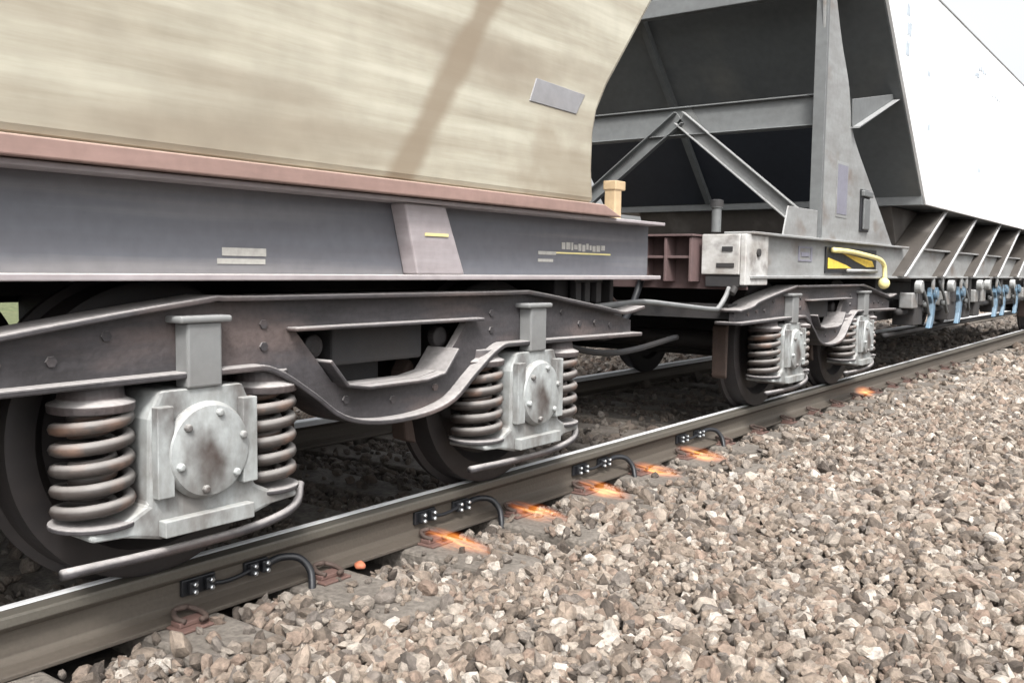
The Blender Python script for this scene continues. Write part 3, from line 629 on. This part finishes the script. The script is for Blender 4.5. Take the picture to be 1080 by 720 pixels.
# door gear hanging below the frame
def gear(x, mi):
    b = NB()
    if mi == 0:     # pale blue latch
        prism(b, [(x - .10, .70), (x + .14, .70), (x + .16, .60), (x + .05, .56), (x + .06, .44), (x - .04, .34), (x - .12, .34), (x - .06, .44), (x - .05, .56), (x - .12, .62)], 1.99, 2.03)
        lathe(b, [(.05, -.03), (.05, .0)], (x, 1.99, .64), 'y', 16); return link('door_latch', b, M['blue'], wr, (x, 2, .6), bevel=.005)
    if mi == 1:
        box(b, x - .09, x + .09, 1.99, 2.10, .53, .66); lathe(b, [(.055, -.05), (.055, .01)], (x, 1.985, .71), 'y', 18); return link('door_cylinder', b, M['grey'], wr, (x, 2, .6), bevel=.01)
    if mi == 4:
        tube(b, smooth_path([(x - .2, 2.0, .76), (x - .05, 1.98, .62), (x + .1, 1.99, .50), (x + .28, 2.02, .46)]), .014, 8); lathe(b, [(.03, -.02), (.03, .02)], (x, 2.0, .56), 'y', 14); return link('link_arm', b, M['greymid'], wr, (x, 2, .6), smooth=True)
    if mi == 2:
        box(b, x - .06, x + .06, 2.0, 2.08, .55, .78); box(b, x - .14, x + .14, 2.02, 2.2, .38, .60); return link('gear_bracket', b, M['under'], wr, (x, 2, .6), bevel=.008)
    box(b, x - .03, x + .03, 1.98, 2.0, .68, .779); return link('hanger', b, M['grey'], wr, (x, 1.99, .7), bevel=.004)
for x, k in ((8.35, 1), (9.02, 0), (8.95, 3), (9.55, 1), (10.15, 0), (10.1, 3), (10.6, 2), (11.3, 1), (11.1, 2), (12.1, 0), (12.0, 3), (12.6, 0), (12.9, 1), (13.5, 0), (14.0, 1), (8.6, 2), (9.9, 2), (12.4, 2), (8.7, 4), (9.4, 4), (10.4, 4), (11.7, 4), (12.3, 4), (13.2, 4), (10.9, 1), (10.35, 3), (11.6, 3), (9.3, 3)):
    gear(x, k)
bm = NB(); tube(bm, [(8.2, 2.2, .30), (14.9, 2.2, .30)], .02, 8); tube(bm, [(8.2, 2.1, .50), (14.9, 2.1, .50)], .03, 8); link('operating_shaft', bm, M['under'], wr, (10, 2.1, .4), smooth=True)
bm = NB(); box(bm, XS - .40, XS - .001, 2.95, 3.12, .62, .76); link('coupler', bm, M['under'], wr, (XS, 3.03, .7), bevel=.02)
for xp in (6.26, 16.9):
    b2 = copy_tree(bogie, wr, (0, 0, 0))
    b2.location = Vector((xp, 3.035, .4)) - Vector((8, 3.2, 0))

# ================================================================= FLAMES
def flame_mat():
    mt = bpy.data.materials.new('flame'); mt.use_nodes = True; n = mt.node_tree.nodes; L = mt.node_tree.links
    n.clear(); out = n.new('ShaderNodeOutputMaterial'); em = n.new('ShaderNodeEmission')
    tc = n.new('ShaderNodeTexCoord')
    # object space: the flame runs from y=0 to y=-1 (local, scaled), unit radius in x and z
    ln = n.new('ShaderNodeVectorMath'); ln.operation = 'LENGTH'
    nz = n.new('ShaderNodeTexNoise'); nz.inputs['Scale'].default_value = 1; nz.inputs['Detail'].default_value = 4
    mp = n.new('ShaderNodeMapping'); mp.inputs['Scale'].default_value = (2.6, 1.1, 2.6)
    oi = n.new('ShaderNodeObjectInfo'); cb = n.new('ShaderNodeCombineXYZ'); m10 = n.new('ShaderNodeMath'); m10.operation = 'MULTIPLY'; m10.inputs[1].default_value = 37
    L.new(oi.outputs['Random'], m10.inputs[0]); L.new(m10.outputs[0], cb.inputs[0]); L.new(m10.outputs[0], cb.inputs[1]); L.new(cb.outputs[0], mp.inputs['Location'])
    L.new(tc.outputs['Object'], mp.inputs[0]); L.new(mp.outputs[0], nz.inputs[0]); L.new(tc.outputs['Object'], ln.inputs[0])
    fall = n.new('ShaderNodeMapRange'); fall.inputs[1].default_value = 1.0; fall.inputs[2].default_value = .1; L.new(ln.outputs['Value'], fall.inputs[0])
    nr = n.new('ShaderNodeMapRange'); nr.inputs[1].default_value = .44; nr.inputs[2].default_value = .66; L.new(nz.outputs[0], nr.inputs[0])
    mu = n.new('ShaderNodeMath'); mu.operation = 'MULTIPLY'; L.new(fall.outputs[0], mu.inputs[0]); L.new(nr.outputs[0], mu.inputs[1])
    cr = n.new('ShaderNodeValToRGB'); e = cr.color_ramp.elements; e[0].color = (1, .16, .03, 1); e[1].color = (1, .66, .22, 1); e[1].position = .75
    e.new(.3).color = (1, .34, .06, 1)
    L.new(mu.outputs[0], cr.inputs[0]); L.new(cr.outputs[0], em.inputs[0])
    st = n.new('ShaderNodeMath'); st.operation = 'MULTIPLY'; st.inputs[1].default_value = 28; L.new(mu.outputs[0], st.inputs[0]); L.new(st.outputs[0], em.inputs[1])
    L.new(em.outputs[0], out.inputs['Volume']); return mt
FM = flame_mat()
def make_flame(loc, length, width, height, rz, tilt=0):
    bm = NB(); bmesh.ops.create_icosphere(bm, subdivisions=3, radius=1, matrix=Matrix.Translation(loc))
    o = link('flame', bm, FM, loc=loc); o.scale = (width, length / 2, height); o.rotation_euler = (tilt, 0, rz); return o
fl = [((2.455, 2.03, -.125), .34, .050, .040, 0, 'largest yellow-orange flame blown flat over the stones beside the second cable'),
      ((2.945, 2.04, -.12), .30, .050, .038, .1, 'orange flame second from the left, below the third cable'),
      ((3.435, 2.04, -.12), .30, .055, .036, -.05, 'red-orange flame third from the left, just under the third cable loop'),
      ((3.945, 2.06, -.12), .28, .055, .032, .12, 'faint orange flame fourth from the left, between the third and fourth cables'),
      ((4.42, 2.05, -.115), .30, .060, .036, 0, 'orange flame fifth from the left, below the farthest cable'),
      ((7.40, 2.10, -.085), (.17), .055, .045, .15, 'small red flame licking up the rail below the grey wagon, apart from the others')]
for loc, l, w_, h, rz, lab in fl:
    o = make_flame(loc, l, w_, h, rz, R(6)); tag(o, lab, 'flame', 'flames beside the near rail')

# ================================================================= BALLAST (crushed stone)
def proj(P):
    q = (P - np.array([0, 0, CAM_H])) @ CM
    wv = np.maximum(-q[:, 2], .01)
    return 540 + FPX * q[:, 0] / wv, 360 - FPX * q[:, 1] / wv, -q[:, 2]
pts, scl, grime_shade = [], [], []
def scatter(x0, x1, y0, y1, step, size, layers, dmin, dmax, margin):
    for Lr in range(layers):
        xs = np.arange(x0, x1, step); ys = np.arange(y0, y1, step)
        X, Y = np.meshgrid(xs, ys); n = X.size
        P = np.stack([X.ravel() + rng.uniform(-.6, .6, n) * step, Y.ravel() + rng.uniform(-.6, .6, n) * step, np.zeros(n)], 1)
        u, v, d = proj(np.c_[P[:, :2], np.full(n, -.17)])
        k = (d > dmin) & (d <= dmax) & (u > -margin) & (u < 1080 + margin) & (v < 720 + margin)
        P = P[k]; n = len(P)
        s = size * np.exp(rng.normal(-.06, .36, n)); s = np.clip(s, size * .4, size * 1.9)
        y = P[:, 1]; inner = (y > 2.32) & (y < 3.75)
        # undulating surface
        und = .012 * np.sin(P[:, 0] * 3.1 + y * 1.7) + .010 * np.sin(P[:, 0] * 7.3 - y * 5.1)
        base = np.where(inner, -.183, -.176 + und) + Lr * .013 + rng.uniform(-.012, .012, n)
        base -= np.clip((1.0 - y) * .02, 0, .08)
        # keep clear of the rails and mostly clear of the sleeper tops
        rail = (np.abs(y - RY[0]) < .088 + s * .35) | (np.abs(y - RY[1]) < .088 + s * .35)
        ph = np.abs(((P[:, 0] - 1.47 + .245) % .49) - .245)
        onsl = (ph < .135) & (y > 1.80) & (y < 4.3)
        pk = np.where(y < 2.15, np.clip((1.96 - y) / .28, .05, .5), .07)
        drop = (y > 11.6) | rail | (onsl & (rng.uniform(0, 1, n) > pk))
        P[:, 2] = np.where(onsl, -.143 + s * .22, base)
        g_ = np.clip((y - 2.0) / .4, 0, 1) * .68 + .2 * np.clip((y - 1.7) / .4, 0, 1)  # oily dirt between the rails, deepened to paint in shade under the wagons
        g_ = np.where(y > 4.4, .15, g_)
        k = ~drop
        pts.append(P[k]); scl.append(s[k]); grime_shade.append(g_[k])
scatter(.2, 7, -2.5, 7, .028, .0325, 2, -1, 3.6, 160)
scatter(.5, 12, -6, 9, .032, .036, 2, 3.6, 7.0, 130)
scatter(2, 24, -10, 14, .055, .055, 1, 7.0, 14, 100)
scatter(2, 24, -10, 14, .055, .055, 1, 7.0, 14, 100)
scatter(4, 60, -25, 34, .12, .10, 2, 14, 32, 60)
P = np.concatenate(pts); s = np.concatenate(scl); gr = np.concatenate(grime_shade)
n = len(P); print('stones', n)
me = bpy.data.meshes.new('ballast'); me.vertices.add(n); me.vertices.foreach_set('co', P.astype(np.float32).ravel())
a = me.attributes.new('sc', 'FLOAT_VECTOR', 'POINT')
sc3 = np.stack([s * rng.uniform(.8, 1.35, n), s * rng.uniform(.65, 1.1, n), s * rng.uniform(.5, .9, n)], 1)
a.data.foreach_set('vector', sc3.astype(np.float32).ravel())
a = me.attributes.new('rt', 'FLOAT_VECTOR', 'POINT')
rt = np.stack([rng.normal(0, .75, n), rng.normal(0, .75, n), rng.uniform(0, 6.28, n)], 1); a.data.foreach_set('vector', rt.astype(np.float32).ravel())
a = me.attributes.new('grime_shade', 'FLOAT', 'POINT'); a.data.foreach_set('value', gr.astype(np.float32))
a = me.attributes.new('rnd', 'FLOAT', 'POINT'); a.data.foreach_set('value', rng.uniform(0, 1, n).astype(np.float32))
bal = bpy.data.objects.new('ballast', me); COL.objects.link(bal); tag(bal, 'pale brown crushed stone ballast spread around the track', 'ballast', kind='stuff')
sm_ = bpy.data.materials.new('crushed_stone'); sm_.use_nodes = True; n_ = sm_.node_tree.nodes; L = sm_.node_tree.links; b = n_['Principled BSDF']
at = n_.new('ShaderNodeAttribute'); at.attribute_type = 'INSTANCER'; at.attribute_name = 'rnd'
ag = n_.new('ShaderNodeAttribute'); ag.attribute_type = 'INSTANCER'; ag.attribute_name = 'grime_shade'
cr = n_.new('ShaderNodeValToRGB'); cr.color_ramp.interpolation = 'LINEAR'
stops = [(0, (.11, .088, .072)), (.16, (.26, .208, .165)), (.32, (.40, .322, .255)), (.44, (.32, .232, .18)), (.56, (.48, .40, .325)), (.68, (.20, .172, .152)), (.80, (.38, .33, .28)), (.92, (.55, .475, .40)), (1, (.72, .66, .59))]
e = cr.color_ramp.elements; e[0].position = 0; e[0].color = (*stops[0][1], 1); e[1].position = 1; e[1].color = (*stops[-1][1], 1)
for p_, c_ in stops[1:-1]: e.new(p_).color = (*c_, 1)
L.new(at.outputs['Fac'], cr.inputs[0])
tc = n_.new('ShaderNodeTexCoord'); nz = n_.new('ShaderNodeTexNoise'); nz.inputs['Scale'].default_value = 2.2; nz.inputs['Detail'].default_value = 8; nz.inputs['Roughness'].default_value = .7
nz.noise_dimensions = '4D'; mw = n_.new('ShaderNodeMath'); mw.operation = 'MULTIPLY'; mw.inputs[1].default_value = 91; L.new(at.outputs['Fac'], mw.inputs[0]); L.new(mw.outputs[0], nz.inputs['W'])
L.new(tc.outputs['Object'], nz.inputs[0])
rg = n_.new('ShaderNodeMapRange'); rg.inputs[1].default_value = .3; rg.inputs[2].default_value = .7; rg.inputs[3].default_value = .27; rg.inputs[4].default_value = .98; L.new(nz.outputs[0], rg.inputs[0])
mu = n_.new('ShaderNodeMix'); mu.data_type = 'RGBA'; mu.blend_type = 'MULTIPLY'; mu.inputs[0].default_value = 1; L.new(cr.outputs[0], mu.inputs[6]); L.new(rg.outputs[0], mu.inputs[7])
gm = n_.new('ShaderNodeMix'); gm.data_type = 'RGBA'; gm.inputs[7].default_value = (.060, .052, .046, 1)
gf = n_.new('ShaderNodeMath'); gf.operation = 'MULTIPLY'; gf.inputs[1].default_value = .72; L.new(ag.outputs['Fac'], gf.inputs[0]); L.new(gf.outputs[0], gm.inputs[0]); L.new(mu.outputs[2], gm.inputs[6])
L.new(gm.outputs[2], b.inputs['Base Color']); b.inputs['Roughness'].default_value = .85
bp = n_.new('ShaderNodeBump'); bp.inputs['Strength'].default_value = .5; bp.inputs['Distance'].default_value = .1; L.new(nz.outputs[0], bp.inputs['Height']); L.new(bp.outputs[0], b.inputs['Normal'])
ng = bpy.data.node_groups.new('ballast_nodes', 'GeometryNodeTree')
ng.interface.new_socket('Geometry', in_out='INPUT', socket_type='NodeSocketGeometry'); ng.interface.new_socket('Geometry', in_out='OUTPUT', socket_type='NodeSocketGeometry')
N = ng.nodes; K = ng.links; gi = N.new('NodeGroupInput'); go = N.new('NodeGroupOutput')
jn = N.new('GeometryNodeJoinGeometry')
for k in range(14):
    ic = N.new('GeometryNodeMeshIcoSphere'); ic.inputs['Radius'].default_value = .5; ic.inputs['Subdivisions'].default_value = 2 if k % 3 else 1
    rv = N.new('FunctionNodeRandomValue'); rv.data_type = 'FLOAT_VECTOR'; am = .15 if k % 3 else .26
    rv.inputs[0].default_value = (-am,) * 3; rv.inputs[1].default_value = (am,) * 3; rv.inputs['Seed'].default_value = 11 + k * 7
    sp = N.new('GeometryNodeSetPosition'); ch = N.new('GeometryNodeConvexHull'); ss = N.new('GeometryNodeSetShadeSmooth'); ss.inputs['Shade Smooth'].default_value = False
    mt_ = N.new('GeometryNodeSetMaterial'); mt_.inputs['Material'].default_value = sm_; ti = N.new('GeometryNodeGeometryToInstance')
    K.new(ic.outputs[0], sp.inputs['Geometry']); K.new(rv.outputs[0], sp.inputs['Offset']); K.new(sp.outputs[0], ch.inputs[0]); K.new(ch.outputs[0], ss.inputs[0]); K.new(ss.outputs[0], mt_.inputs[0]); K.new(mt_.outputs[0], ti.inputs[0]); K.new(ti.outputs[0], jn.inputs[0])
ip = N.new('GeometryNodeInstanceOnPoints'); ip.inputs['Pick Instance'].default_value = True
K.new(gi.outputs[0], ip.inputs['Points']); K.new(jn.outputs[0], ip.inputs['Instance'])
def na(nm):
    q = N.new('GeometryNodeInputNamedAttribute'); q.data_type = 'FLOAT_VECTOR'; q.inputs['Name'].default_value = nm; return q.outputs[0]
K.new(na('sc'), ip.inputs['Scale'])
er = N.new('FunctionNodeEulerToRotation'); K.new(na('rt'), er.inputs[0]); K.new(er.outputs[0], ip.inputs['Rotation'])
K.new(ip.outputs[0], go.inputs[0])
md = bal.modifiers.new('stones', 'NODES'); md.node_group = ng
for o in list(bpy.data.objects):
    if 'wloc' in o: del o['wloc']
